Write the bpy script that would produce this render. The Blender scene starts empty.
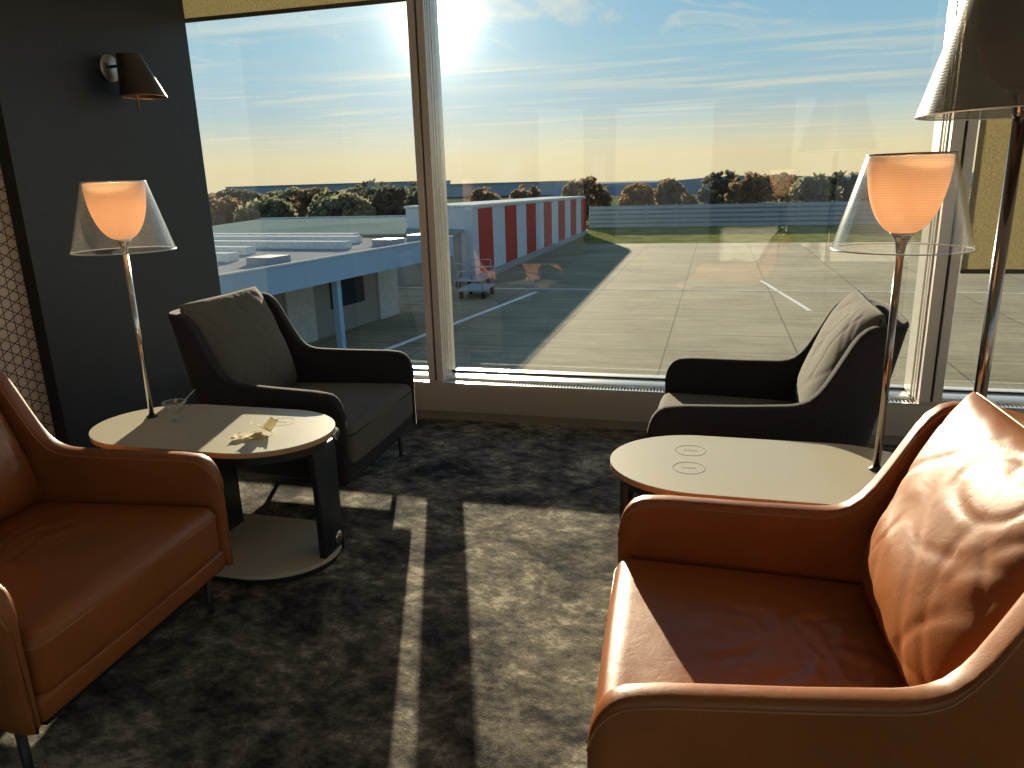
import bpy, bmesh, math, random
from mathutils import Vector, noise, Matrix
random.seed(7)
PI = math.pi
C = bpy.context.scene.collection
S = bpy.context.scene

# ---------------------------------------------------------------- camera
F_PX, YAW, PIT, ROL = 735.48, 0.270433, 0.267360, -0.028944
cam_d = bpy.data.cameras.new('camera'); cam = bpy.data.objects.new('camera', cam_d); C.objects.link(cam)
fw = Vector((-math.sin(YAW)*math.cos(PIT), math.cos(YAW)*math.cos(PIT), -math.sin(PIT)))
r0 = Vector((math.cos(YAW), math.sin(YAW), 0)); u0 = r0.cross(fw)
rt = r0*math.cos(ROL)+u0*math.sin(ROL); up = -r0*math.sin(ROL)+u0*math.cos(ROL)
m = Matrix((rt, up, -fw)).transposed().to_4x4(); m.translation = (0, 0, 1.4)
cam.matrix_world = m
cam_d.sensor_width = 36.0; cam_d.lens = F_PX/1024*36.0
cam_d.clip_start = 0.05; cam_d.clip_end = 2000
S.camera = cam

# ---------------------------------------------------------------- view, sun and sky
S.view_settings.view_transform = 'Standard'; S.view_settings.look = 'None'
S.view_settings.gamma = 1.0; S.view_settings.use_curve_mapping = False
S.view_settings.exposure = 0.0
S.cycles.use_denoising = True
S.cycles.max_bounces = 10; S.cycles.diffuse_bounces = 5; S.cycles.transparent_max_bounces = 24
S.cycles.sample_clamp_indirect = 6.0

SUN_AZ, SUN_EL = math.radians(20.2), math.radians(11.1)
SUN_DIR = Vector((-math.sin(SUN_AZ)*math.cos(SUN_EL), math.cos(SUN_AZ)*math.cos(SUN_EL), math.sin(SUN_EL)))
sd = bpy.data.lights.new('sun', 'SUN'); sd.energy = 16.5; sd.color = (1.0, 0.86, 0.62); sd.angle = math.radians(0.6)
so = bpy.data.objects.new('sun', sd); C.objects.link(so)
so.rotation_euler = SUN_DIR.to_track_quat('Z', 'Y').to_euler()

class NT:
    def __init__(s, nt): s.nt = nt
    def n(s, t, **k):
        x = s.nt.nodes.new(t)
        for a, b in k.items(): setattr(x, a, b)
        return x
    def l(s, a, b): s.nt.links.new(a, b)
    def setin(s, sock, v):
        if hasattr(v, 'is_linked') or isinstance(v, bpy.types.NodeSocket): s.l(v, sock)
        else: sock.default_value = v
    def math(s, op, a, b=0.0, c=0.0, clamp=False):
        x = s.n('ShaderNodeMath', operation=op, use_clamp=clamp)
        for i, v in enumerate((a, b, c)): s.setin(x.inputs[i], v)
        return x.outputs[0]
    def mix(s, f, a, b, blend='MIX'):
        x = s.n('ShaderNodeMix', data_type='RGBA', blend_type=blend)
        s.setin(x.inputs[0], f); s.setin(x.inputs[6], a); s.setin(x.inputs[7], b)
        return x.outputs[2]
    def ramp(s, f, stops, interp='LINEAR'):
        x = s.n('ShaderNodeValToRGB'); x.color_ramp.interpolation = interp
        e = x.color_ramp.elements
        while len(e) < len(stops): e.new(0.5)
        for i, (p, c) in enumerate(stops): e[i].position = p; e[i].color = (*c, 1) if len(c) == 3 else c
        s.l(f, x.inputs[0]); return x.outputs[0]
    def noise(s, vec, scale, detail=4, rough=0.5, dist=0.0):
        x = s.n('ShaderNodeTexNoise'); s.l(vec, x.inputs['Vector'])
        x.inputs['Scale'].default_value = scale; x.inputs['Detail'].default_value = detail
        x.inputs['Roughness'].default_value = rough; x.inputs['Distortion'].default_value = dist
        return x.outputs[0]
    def mapping(s, vec, scale=(1, 1, 1), rot=(0, 0, 0), loc=(0, 0, 0)):
        x = s.n('ShaderNodeMapping'); s.l(vec, x.inputs[0])
        x.inputs['Scale'].default_value = scale; x.inputs['Rotation'].default_value = rot; x.inputs['Location'].default_value = loc
        return x.outputs[0]

def c8(r, g, b):
    f = lambda v: ((v/255+.055)/1.055)**2.4 if v > 10 else v/255/12.92
    return (f(r), f(g), f(b))

w = bpy.data.worlds.new('sky'); S.world = w; w.use_nodes = True
w.node_tree.nodes.clear(); t = NT(w.node_tree)
tc = t.n('ShaderNodeTexCoord'); gen = tc.outputs['Generated']
sep = t.n('ShaderNodeSeparateXYZ'); t.l(gen, sep.inputs[0])
el = t.math('ARCSINE', sep.outputs[2])
eld = t.math('MULTIPLY', el, 180/PI/60.0)        # 0..1 over 0..60 degrees
base = t.ramp(eld, [(0.0, c8(240, 224, 178)), (0.03, c8(242, 228, 184)), (0.052, c8(222, 225, 204)), (0.085, c8(182, 212, 224)),
                    (0.15, c8(158, 206, 230)), (0.24, c8(130, 190, 230)), (0.45, c8(96, 160, 210)), (1.0, c8(60, 115, 180))])
# streaks of high cloud on a plane far above
zc = t.math('MAXIMUM', sep.outputs[2], 0.03)
pv = t.n('ShaderNodeCombineXYZ')
t.l(t.math('DIVIDE', sep.outputs[0], zc), pv.inputs[0]); t.l(t.math('DIVIDE', sep.outputs[1], zc), pv.inputs[1])
mp = t.mapping(pv.outputs[0], scale=(0.42, 1.5, 1), rot=(0, 0, 0.35), loc=(3.1, 1.7, 0))
nz = t.noise(mp, 0.9, 8, 0.62, 0.6)
cl = t.ramp(nz, [(0.0, (0, 0, 0)), (0.47, (0, 0, 0)), (0.66, (1, 1, 1)), (1.0, (1, 1, 1))])
mp2 = t.mapping(pv.outputs[0], scale=(0.16, 0.5, 1), rot=(0, 0, -0.5), loc=(0.4, 5.2, 0))
nz2 = t.noise(mp2, 1.0, 3, 0.5)
clf = t.math('MULTIPLY', cl, t.ramp(nz2, [(0.36, (0, 0, 0)), (0.55, (1, 1, 1))]))
clf = t.math('MULTIPLY', clf, 0.55)
mp3 = t.mapping(pv.outputs[0], scale=(1.3, 0.45, 1), rot=(0, 0, -0.75), loc=(1.1, 0.3, 0))
c3 = t.ramp(t.noise(mp3, 1.1, 8, 0.62, 0.8), [(0.55, (0, 0, 0)), (0.72, (1, 1, 1))])
c3 = t.math('MULTIPLY', c3, t.ramp(eld, [(0.10, (0, 0, 0)), (0.19, (1, 1, 1))]))
clf = t.math('MAXIMUM', clf, t.math('MULTIPLY', c3, 0.8))
clouded = t.mix(clf, base, (*c8(252, 242, 214), 1))
dt = t.n('ShaderNodeVectorMath', operation='DOT_PRODUCT'); t.l(gen, dt.inputs[0]); dt.inputs[1].default_value = SUN_DIR
ang = t.math('ARCCOSINE', t.math('MINIMUM', dt.outputs['Value'], 0.999999))
def expo(k, a): return t.math('MULTIPLY', t.math('EXPONENT', t.math('MULTIPLY', ang, -k)), a)
glow = t.math('ADD', expo(5.5, 0.35), t.math('ADD', expo(15.0, 0.6), expo(75, 22.0)))
gc = t.n('ShaderNodeMix', data_type='RGBA', blend_type='MULTIPLY'); gc.inputs[0].default_value = 1
gc.inputs[6].default_value = (1.0, 0.96, 0.80, 1); t.l(glow, gc.inputs[7])
tot = t.mix(1.0, clouded, gc.outputs[2], 'ADD')
below = t.math('GREATER_THAN', sep.outputs[2], -0.003)
tot = t.mix(below, (0.34, 0.35, 0.33, 1), tot)
bg = t.n('ShaderNodeBackground'); t.l(tot, bg.inputs[0]); bg.inputs[1].default_value = 1.05
ow = t.n('ShaderNodeOutputWorld'); t.l(bg.outputs[0], ow.inputs[0])

# ceiling height
CEIL = 2.72

# ---------------------------------------------------------------- materials
def new_mat(name):
    mt = bpy.data.materials.new(name); mt.use_nodes = True
    mt.node_tree.nodes.clear(); t = NT(mt.node_tree)
    o = t.n('ShaderNodeOutputMaterial'); b = t.n('ShaderNodeBsdfPrincipled'); t.l(b.outputs[0], o.inputs[0])
    return mt, t, b, o
def simple(name, col, rough=0.5, metal=0.0, var=0.12, scale=8.0, bump=0.0, bscale=120.0, coat=0.0, spec=0.5, sheen=0.0):
    mt, t, b, o = new_mat(name)
    tcn = t.n('ShaderNodeTexCoord').outputs['Object']
    nz = t.noise(tcn, scale, 4)
    d = tuple(c*(1-var) for c in col); l = tuple(min(1, c*(1+var)) for c in col)
    t.l(t.ramp(nz, [(0.3, d), (0.7, l)]), b.inputs['Base Color'])
    b.inputs['Roughness'].default_value = rough; b.inputs['Metallic'].default_value = metal
    b.inputs['Coat Weight'].default_value = coat; b.inputs['Specular IOR Level'].default_value = spec
    b.inputs['Sheen Weight'].default_value = sheen
    if bump:
        bp = t.n('ShaderNodeBump'); bp.inputs['Strength'].default_value = bump; bp.inputs['Distance'].default_value = 0.002
        t.l(t.noise(tcn, bscale, 3), bp.inputs['Height']); t.l(bp.outputs[0], b.inputs['Normal'])
    return mt
def leather_mat(name, col, rough):
    mt, t, b, o = new_mat(name)
    tcn = t.n('ShaderNodeTexCoord').outputs['Object']
    nz = t.noise(tcn, 3.5, 5, 0.6)
    t.l(t.ramp(nz, [(0.25, tuple(c*0.78 for c in col)), (0.55, col), (0.8, tuple(min(1, c*1.18) for c in col))]), b.inputs['Base Color'])
    t.l(t.ramp(t.noise(tcn, 9, 4), [(0.3, (rough-.06,)*3), (0.7, (rough+.08,)*3)]), b.inputs['Roughness'])
    b.inputs['Specular IOR Level'].default_value = 0.38
    v = t.n('ShaderNodeTexVoronoi'); t.l(tcn, v.inputs['Vector']); v.inputs['Scale'].default_value = 420
    h = t.math('ADD', t.math('MULTIPLY', v.outputs['Distance'], 0.25), t.math('MULTIPLY', t.noise(tcn, 22, 4, 0.6, 0.8), 1.6))
    bp = t.n('ShaderNodeBump'); bp.inputs['Strength'].default_value = 0.35; bp.inputs['Distance'].default_value = 0.0016
    t.l(h, bp.inputs['Height']); t.l(bp.outputs[0], b.inputs['Normal'])
    return mt
LEATHER = leather_mat('cognac_leather', (0.295, 0.098, 0.027), 0.38)
SEAM = simple('leather_piping', (0.40, 0.17, 0.075), 0.45)
def fabric_mat(name, col):
    mt, t, b, o = new_mat(name)
    tcn = t.n('ShaderNodeTexCoord').outputs['Object']
    nz = t.noise(tcn, 260, 2)
    t.l(t.ramp(nz, [(0.3, tuple(c*0.7 for c in col)), (0.7, tuple(c*1.3 for c in col))]), b.inputs['Base Color'])
    b.inputs['Roughness'].default_value = 0.95; b.inputs['Specular IOR Level'].default_value = 0.15
    b.inputs['Sheen Weight'].default_value = 0.16; b.inputs['Sheen Roughness'].default_value = 0.25
    bp = t.n('ShaderNodeBump'); bp.inputs['Strength'].default_value = 0.5; bp.inputs['Distance'].default_value = 0.0015
    t.l(t.noise(tcn, 300, 2), bp.inputs['Height']); t.l(bp.outputs[0], b.inputs['Normal'])
    return mt
FABRIC = fabric_mat('grey_wool', (0.038, 0.034, 0.039))
FABRIC2 = fabric_mat('grey_wool_cushion', (0.125, 0.117, 0.102))
FSEAM = simple('grey_piping', (0.035, 0.032, 0.034), 0.95, spec=0.1)
BLACK = simple('black_powder_coat', (0.012, 0.015, 0.018), 0.42)
DARKP = simple('blue_black_panel', (0.012, 0.019, 0.026), 0.4, var=0.08)
CHROME = simple('polished_chrome', (0.80, 0.79, 0.77), 0.10, 1.0, var=0.03)
DCHROME = simple('smoked_chrome', (0.36, 0.30, 0.27), 0.14, 1.0, var=0.03)
LAMINATE = simple('beige_laminate', (0.56, 0.53, 0.42), 0.34, var=0.03, scale=3)
PLY = simple('laminate_edge', (0.50, 0.30, 0.16), 0.5, var=0.15, scale=30)
INK = simple('grey_print', (0.22, 0.22, 0.18), 0.5)
PAPER = simple('cream_paper', (0.75, 0.68, 0.50), 0.8, var=0.06)
ALU = simple('anodised_aluminium', (0.74, 0.66, 0.61), 0.34, 0.3, var=0.04, scale=2)
ALU_L = simple('pale_aluminium', (0.74, 0.72, 0.67), 0.25, 0.5, var=0.03, scale=2)
SILL = simple('sill_paint', (0.55, 0.47, 0.39), 0.55, var=0.03, scale=2)
GASKET = simple('black_gasket', (0.008, 0.008, 0.008), 0.6)
WALLD = simple('charcoal_wall_paint', (0.014, 0.020, 0.028), 0.55, var=0.06, scale=1.5, bump=0.1, bscale=200)
WALLL = simple('warm_grey_wall_paint', (0.55, 0.53, 0.50), 0.8, var=0.04, scale=1)
CEILM = simple('white_ceiling_paint', (0.78, 0.77, 0.74), 0.85, var=0.02, scale=1)

# carpet
CARPET, t, b, o = new_mat('mottled_carpet')
oc = t.n('ShaderNodeTexCoord').outputs['Object']
n1 = t.noise(oc, 2.8, 9, 0.74, 0.4); n2 = t.noise(t.mapping(oc, scale=(1, 1.5, 1), rot=(0, 0, 0.6)), 12, 8, 0.78); n3 = t.noise(oc, 420, 2)
mm = t.math('ADD', t.math('MULTIPLY', n1, 0.55), t.math('MULTIPLY', n2, 0.45))
cc = t.ramp(mm, [(0.40, (0.035, 0.036, 0.038)), (0.46, (0.10, 0.095, 0.09)), (0.53, (0.25, 0.23, 0.19)), (0.58, (0.55, 0.50, 0.40))])
cc = t.mix(1.0, cc, t.ramp(n3, [(0.3, (0.45,)*3), (0.7, (1.35,)*3)]), 'MULTIPLY')
t.l(cc, b.inputs['Base Color']); b.inputs['Roughness'].default_value = 1.0; b.inputs['Specular IOR Level'].default_value = 0.05
bp = t.n('ShaderNodeBump'); bp.inputs['Strength'].default_value = 0.9; bp.inputs['Distance'].default_value = 0.006
t.l(t.math('ADD', t.noise(oc, 260, 3), t.math('MULTIPLY', n2, 0.8)), bp.inputs['Height']); t.l(bp.outputs[0], b.inputs['Normal'])

# lattice wallpaper: three families of lines (kagome stars) plus a finer offset set
PATTERN, t, b, o = new_mat('star_lattice_wallpaper')
oc = t.n('ShaderNodeTexCoord').outputs['Object']; sp = t.n('ShaderNodeSeparateXYZ'); t.l(oc, sp.inputs[0])
P_ = 0.046
acc = None
for k in range(3):
    a = math.radians(60*k)
    q = t.math('ADD', t.math('MULTIPLY', sp.outputs[1], math.cos(a)/P_), t.math('MULTIPLY', sp.outputs[2], math.sin(a)/P_))
    fr = t.math('ABSOLUTE', t.math('SUBTRACT', t.math('FRACT', q), 0.5))
    acc = fr if acc is None else t.math('MINIMUM', acc, fr)
ln = t.math('LESS_THAN', acc, 0.05)
t.l(t.mix(ln, (0.62, 0.50, 0.42, 1), (0.035, 0.025, 0.022, 1)), b.inputs['Base Color']); b.inputs['Roughness'].default_value = 0.7

# clear window glass: tinted straight-through light plus its own reflection
def glass_pane(name, tint, f0, rough=0.0):
    mt = bpy.data.materials.new(name); mt.use_nodes = True; mt.node_tree.nodes.clear(); t = NT(mt.node_tree)
    o = t.n('ShaderNodeOutputMaterial'); g = t.n('ShaderNodeNewGeometry')
    d = t.n('ShaderNodeVectorMath', operation='DOT_PRODUCT'); t.l(g.outputs['Normal'], d.inputs[0]); t.l(g.outputs['Incoming'], d.inputs[1])
    c = t.math('ABSOLUTE', d.outputs['Value'])
    k = t.math('POWER', t.math('SUBTRACT', 1.0, c, clamp=True), 5.0)
    f = t.math('ADD', f0, t.math('MULTIPLY', k, 1-f0), clamp=True)
    tr = t.n('ShaderNodeBsdfTransparent'); tr.inputs[0].default_value = (*tint, 1)
    gl = t.n('ShaderNodeBsdfGlossy'); gl.inputs['Roughness'].default_value = rough; gl.inputs[0].default_value = (1, 1, 1, 1)
    mx = t.n('ShaderNodeMixShader'); t.l(f, mx.inputs[0]); t.l(tr.outputs[0], mx.inputs[1]); t.l(gl.outputs[0], mx.inputs[2])
    t.l(mx.outputs[0], o.inputs[0]); return mt
GLASS = glass_pane('window_glass', (0.91, 0.915, 0.90), 0.055)
CLEAR = glass_pane('clear_glass', (0.93, 0.94, 0.94), 0.12, 0.05)

# lampshades: finely ribbed clear acrylic
def ribbed(name, tint, f0, haze, hazecol, rough, per):
    mt = bpy.data.materials.new(name); mt.use_nodes = True; mt.node_tree.nodes.clear(); t = NT(mt.node_tree)
    o = t.n('ShaderNodeOutputMaterial'); g = t.n('ShaderNodeNewGeometry')
    oc = t.n('ShaderNodeTexCoord').outputs['Object']; sp = t.n('ShaderNodeSeparateXYZ'); t.l(oc, sp.inputs[0])
    rib = t.math('ABSOLUTE', t.math('SUBTRACT', t.math('FRACT', t.math('MULTIPLY', sp.outputs[2], 1/per)), 0.5))
    d = t.n('ShaderNodeVectorMath', operation='DOT_PRODUCT'); t.l(g.outputs['Normal'], d.inputs[0]); t.l(g.outputs['Incoming'], d.inputs[1])
    c = t.math('ABSOLUTE', d.outputs['Value'])
    k = t.math('POWER', t.math('SUBTRACT', 1.0, c, clamp=True), 3.0)
    f = t.math('ADD', f0, t.math('MULTIPLY', k, 1-f0), clamp=True)
    bp = t.n('ShaderNodeBump'); bp.inputs['Strength'].default_value = 0.6; bp.inputs['Distance'].default_value = 0.001; t.l(rib, bp.inputs['Height'])
    tr = t.n('ShaderNodeBsdfTransparent'); tr.inputs[0].default_value = (*tint, 1)
    gl = t.n('ShaderNodeBsdfGlossy'); gl.inputs['Roughness'].default_value = rough; t.l(bp.outputs[0], gl.inputs['Normal'])
    df = t.n('ShaderNodeBsdfTranslucent'); df.inputs[0].default_value = (*hazecol, 1)
    d2 = t.n('ShaderNodeBsdfDiffuse'); d2.inputs[0].default_value = (*hazecol, 1)
    dm = t.n('ShaderNodeMixShader'); dm.inputs[0].default_value = 0.5; t.l(df.outputs[0], dm.inputs[1]); t.l(d2.outputs[0], dm.inputs[2])
    m0 = t.n('ShaderNodeMixShader'); t.l(t.math('ADD', haze*0.4, t.math('MULTIPLY', t.math('POWER', t.math('MULTIPLY', rib, 2.0), 4.0), haze*4), clamp=True), m0.inputs[0])
    t.l(tr.outputs[0], m0.inputs[1]); t.l(dm.outputs[0], m0.inputs[2])
    mx = t.n('ShaderNodeMixShader'); t.l(f, mx.inputs[0]); t.l(m0.outputs[0], mx.inputs[1]); t.l(gl.outputs[0], mx.inputs[2])
    t.l(mx.outputs[0], o.inputs[0]); return mt
SHADE = ribbed('ribbed_clear_acrylic', (0.975, 0.975, 0.97), 0.035, 0.022, (0.85, 0.85, 0.84), 0.10, 0.0065)
SHADE_D = ribbed('ribbed_smoked_acrylic', (0.44, 0.43, 0.40), 0.13, 0.06, (0.50, 0.50, 0.50), 0.22, 0.0085)

def diffuser_mat(name, col, e, ecol):
    mt = bpy.data.materials.new(name); mt.use_nodes = True; mt.node_tree.nodes.clear(); t = NT(mt.node_tree)
    o = t.n('ShaderNodeOutputMaterial')
    oc = t.n('ShaderNodeTexCoord').outputs['Object']
    nz = t.ramp(t.noise(oc, 6, 3), [(0.3, tuple(v*0.95 for v in col)), (0.7, col)])
    a = t.n('ShaderNodeBsdfDiffuse'); b2 = t.n('ShaderNodeBsdfTranslucent'); t.l(nz, a.inputs[0]); t.l(nz, b2.inputs[0])
    m1 = t.n('ShaderNodeMixShader'); m1.inputs[0].default_value = 0.45; t.l(a.outputs[0], m1.inputs[1]); t.l(b2.outputs[0], m1.inputs[2])
    em = t.n('ShaderNodeEmission'); em.inputs[0].default_value = (*ecol, 1); em.inputs[1].default_value = e
    ad = t.n('ShaderNodeAddShader'); t.l(m1.outputs[0], ad.inputs[0]); t.l(em.outputs[0], ad.inputs[1])
    t.l(ad.outputs[0], o.inputs[0]); return mt
OPAL = diffuser_mat('opal_diffuser', (0.80, 0.66, 0.52), 0.13, (1.0, 0.56, 0.30))
OPAL_D = diffuser_mat('opal_diffuser_dim', (0.50, 0.38, 0.34), 0.01, (1.0, 0.5, 0.35))
BLIND = diffuser_mat('beige_roller_fabric', (0.50, 0.46, 0.33), 0.0, (1, 1, 1))
# woven look on the blind
bn = BLIND.node_tree; tb = NT(bn)
for nd in list(bn.nodes):
    if nd.type == 'TEX_NOISE': nd.inputs['Scale'].default_value = 90; nd.inputs['Detail'].default_value = 5
for nd in list(bn.nodes):
    if nd.type == 'VALTORGB':
        nd.color_ramp.elements[0].color = (0.40, 0.36, 0.24, 1); nd.color_ramp.elements[1].color = (0.58, 0.53, 0.39, 1)

# outdoors
CONC, t, b, o = new_mat('apron_concrete')
oc = t.n('ShaderNodeTexCoord').outputs['Object']
br = t.n('ShaderNodeTexBrick'); t.l(t.mapping(oc, loc=(1.3, 0.5, 0)), br.inputs['Vector']); br.offset = 0.0; br.squash = 1.0
br.inputs['Scale'].default_value = 1.0; br.inputs['Brick Width'].default_value = 3.75; br.inputs['Row Height'].default_value = 2.5
br.inputs['Mortar Size'].default_value = 0.03; br.inputs['Mortar Smooth'].default_value = 0.3; br.inputs['Bias'].default_value = 0
br.inputs['Color1'].default_value = (0.275, 0.245, 0.158, 1); br.inputs['Color2'].default_value = (0.315, 0.282, 0.185, 1); br.inputs['Mortar'].default_value = (0.12, 0.11, 0.09, 1)
n1 = t.noise(oc, 0.25, 6, 0.65); n2 = t.noise(t.mapping(oc, scale=(0.35, 3.0, 1)), 1.2, 6, 0.7)
mm = t.math('ADD', t.math('MULTIPLY', n1, 0.5), t.math('MULTIPLY', n2, 0.5))
t.l(t.mix(1.0, br.outputs[0], t.ramp(mm, [(0.38, (0.66,)*3), (0.62, (1.18,)*3)]), 'MULTIPLY'), b.inputs['Base Color'])
b.inputs['Roughness'].default_value = 0.95; b.inputs['Specular IOR Level'].default_value = 0.08
bp = t.n('ShaderNodeBump'); bp.inputs['Strength'].default_value = 0.35; bp.inputs['Distance'].default_value = 0.02
t.l(t.noise(oc, 22, 4, 0.7), bp.inputs['Height']); t.l(bp.outputs[0], b.inputs['Normal'])
PAINTW = simple('road_marking_paint', (0.80, 0.78, 0.70), 0.6, spec=0.0)
GRASS = simple('rough_grass', (0.16, 0.17, 0.055), 0.9, var=0.35, scale=0.6, bump=0.8, bscale=6, spec=0.0)
FARL = simple('far_land', (0.13, 0.15, 0.09), 0.9, var=0.3, scale=0.02, spec=0.0)
HILL = simple('hazy_hill', (0.17, 0.23, 0.27), 0.9, var=0.15, scale=0.03, spec=0.0)  # bluish distance haze is mixed into this hill colour
WARE = simple('haze_tinted_cladding', (0.26, 0.36, 0.44), 0.7, var=0.05, scale=0.02, spec=0.0)  # blue-grey tone carries the haze of distance as plain colour
WARE_R = simple('pale_roof_edge', (0.65, 0.68, 0.66), 0.6, spec=0.0)
CLADW = simple('pale_blue_cladding', (0.50, 0.56, 0.62), 0.5, var=0.04, scale=0.5, spec=0.0)
CLADR = simple('red_cladding', (0.40, 0.065, 0.05), 0.5, var=0.06, scale=0.5, spec=0.0)
BLUEF = simple('blue_fascia', (0.27, 0.42, 0.58), 0.5, var=0.05, scale=0.3, spec=0.0)
ROOFM = simple('white_roof_membrane', (0.30, 0.31, 0.31), 0.7, var=0.12, scale=0.3, spec=0.0)
ROOFG = simple('grey_green_roof', (0.22, 0.28, 0.26), 0.6, var=0.1, scale=0.3, spec=0.0)
RIDGE = simple('white_skylight_frame', (0.62, 0.64, 0.63), 0.4, spec=0.0)
SHADEW = simple('grey_render_wall', (0.24, 0.25, 0.24), 0.8, var=0.1, scale=0.4, spec=0.0)
DOORG = simple('pale_grey_door', (0.45, 0.47, 0.46), 0.6, spec=0.0)
DKWIN = simple('dark_window', (0.03, 0.04, 0.05), 0.2, spec=0.0)
FENCEM = simple('grey_blue_fence', (0.36, 0.40, 0.42), 0.7, var=0.06, scale=0.3, spec=0.0)
BARK = simple('bark', (0.09, 0.065, 0.045), 0.9, spec=0.0)
CARTM = simple('galvanised_cart', (0.38, 0.42, 0.44), 0.4, 0.5, spec=0.0)
def leafm(name, col):
    mt, t, b, o = new_mat(name); oc = t.n('ShaderNodeTexCoord').outputs['Object']
    t.l(t.ramp(t.noise(oc, 0.9, 4, 0.7), [(0.3, tuple(v*0.55 for v in col)), (0.7, tuple(v*1.3 for v in col))]), b.inputs['Base Color'])
    b.inputs['Roughness'].default_value = 0.9; b.inputs['Specular IOR Level'].default_value = 0.05
    tl = t.n('ShaderNodeBsdfTranslucent'); t.l(b.inputs['Base Color'].links[0].from_socket, tl.inputs[0])
    mx = t.n('ShaderNodeMixShader'); mx.inputs[0].default_value = 0.5; t.l(b.outputs[0], mx.inputs[1]); t.l(tl.outputs[0], mx.inputs[2]); t.l(mx.outputs[0], o.inputs[0])
    return mt
LEAF_G = leafm('olive_leaves', (0.24, 0.24, 0.15)); LEAF_O = leafm('autumn_leaves', (0.33, 0.19, 0.075))  # olive lightened to stand for the bright veil over the far belt
LEAF_B = leafm('brown_leaves', (0.25, 0.18, 0.11)); LEAF_D = leafm('dark_leaves', (0.12, 0.13, 0.095))

# ---------------------------------------------------------------- helpers
def link(name, bm, mat, parent=None, smooth=True, kind=None, loc=None, auto=None):
    me = bpy.data.meshes.new(name); bmesh.ops.recalc_face_normals(bm, faces=bm.faces); bm.to_mesh(me); bm.free()
    if smooth:
        for p in me.polygons: p.use_smooth = True
    if auto is not None:
        me.set_sharp_from_angle(angle=math.radians(auto))
    o = bpy.data.objects.new(name, me); C.objects.link(o); me.materials.append(mat)
    if parent: o.parent = parent
    if kind: o['kind'] = kind
    if loc: o.location = loc
    return o
def thing(name, label, cat, loc=(0, 0, 0), rz=0.0, group=None):
    o = bpy.data.objects.new(name, None); C.objects.link(o); o.location = loc; o.rotation_euler = (0, 0, rz)
    o.empty_display_size = 0.1
    o['label'] = label; o['category'] = cat
    if group: o['group'] = group
    return o
def tag(o, label, cat, group=None):
    o['label'] = label; o['category'] = cat
    if group: o['group'] = group
    return o
def kids(o): return [c for c in bpy.data.objects if c.parent == o]
def dup(root, loc, rz, label, parent=None):
    r = root.copy(); C.objects.link(r); r.location = loc; r.rotation_euler = (0, 0, rz)
    if label: r['label'] = label
    def rec(a, b):
        for ch in kids(a):
            c = ch.copy(); C.objects.link(c); c.parent = b; rec(ch, c)
    rec(root, r); return r
def box(bm, lo, hi):
    x0, y0, z0 = lo; x1, y1, z1 = hi
    v = [bm.verts.new(p) for p in ((x0, y0, z0), (x1, y0, z0), (x1, y1, z0), (x0, y1, z0), (x0, y0, z1), (x1, y0, z1), (x1, y1, z1), (x0, y1, z1))]
    for f in ((0, 3, 2, 1), (4, 5, 6, 7), (0, 1, 5, 4), (1, 2, 6, 5), (2, 3, 7, 6), (3, 0, 4, 7)): bm.faces.new([v[i] for i in f])
    return v
def bevel(bm, r, seg=2):
    bmesh.ops.bevel(bm, geom=list(bm.edges), offset=r, segments=seg, affect='EDGES', profile=0.5)
def bbox(name, lo, hi, mat, parent=None, r=0.0, kind=None, seg=2):
    bm = bmesh.new(); box(bm, lo, hi)
    if r: bevel(bm, r, seg)
    return link(name, bm, mat, parent, smooth=bool(r), kind=kind, auto=35 if r else None)
def tube(bm, pts, r, seg=10, cap=True):
    rs = r if isinstance(r, (list, tuple)) else [r]*len(pts)
    pts = [Vector(p) for p in pts]; rings = []; ref = None
    for i, p in enumerate(pts):
        d = (pts[min(i+1, len(pts)-1)]-pts[max(i-1, 0)]).normalized()
        if ref is None: ref = Vector((0, 0, 1)) if abs(d.z) < 0.9 else Vector((1, 0, 0))
        a = d.cross(ref).normalized(); b = d.cross(a).normalized(); ref = a.cross(d).normalized() if False else ref
        rings.append([bm.verts.new(p+(a*math.cos(2*PI*k/seg)+b*math.sin(2*PI*k/seg))*rs[i]) for k in range(seg)])
    for i in range(len(rings)-1):
        for k in range(seg): bm.faces.new((rings[i][k], rings[i][(k+1) % seg], rings[i+1][(k+1) % seg], rings[i+1][k]))
    if cap:
        bm.faces.new(rings[0][::-1]); bm.faces.new(rings[-1])
def lathe(bm, prof, seg=48, off=lambda t: (0, 0), closed=False):
    rings = []
    for i, (r, z) in enumerate(prof):
        ox, oy = off(z)
        rings.append([bm.verts.new((ox+r*math.cos(2*PI*k/seg), oy+r*math.sin(2*PI*k/seg), z)) for k in range(seg)])
    n = len(rings)
    for i in range(n if closed else n-1):
        j = (i+1) % n
        for k in range(seg): bm.faces.new((rings[i][k], rings[i][(k+1) % seg], rings[j][(k+1) % seg], rings[j][k]))
    if not closed:
        if prof[0][0] > 1e-5: bm.faces.new(rings[0][::-1])
        if prof[-1][0] > 1e-5: bm.faces.new(rings[-1])
    bmesh.ops.remove_doubles(bm, verts=bm.verts, dist=1e-6)
def prism(bm, poly, z0, z1, bev=0.0):
    a = [bm.verts.new((x, y, z0)) for x, y in poly]; b = [bm.verts.new((x, y, z1)) for x, y in poly]
    n = len(poly)
    bm.faces.new(a[::-1]); bm.faces.new(b)
    for i in range(n): bm.faces.new((a[i], a[(i+1) % n], b[(i+1) % n], b[i]))
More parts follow.
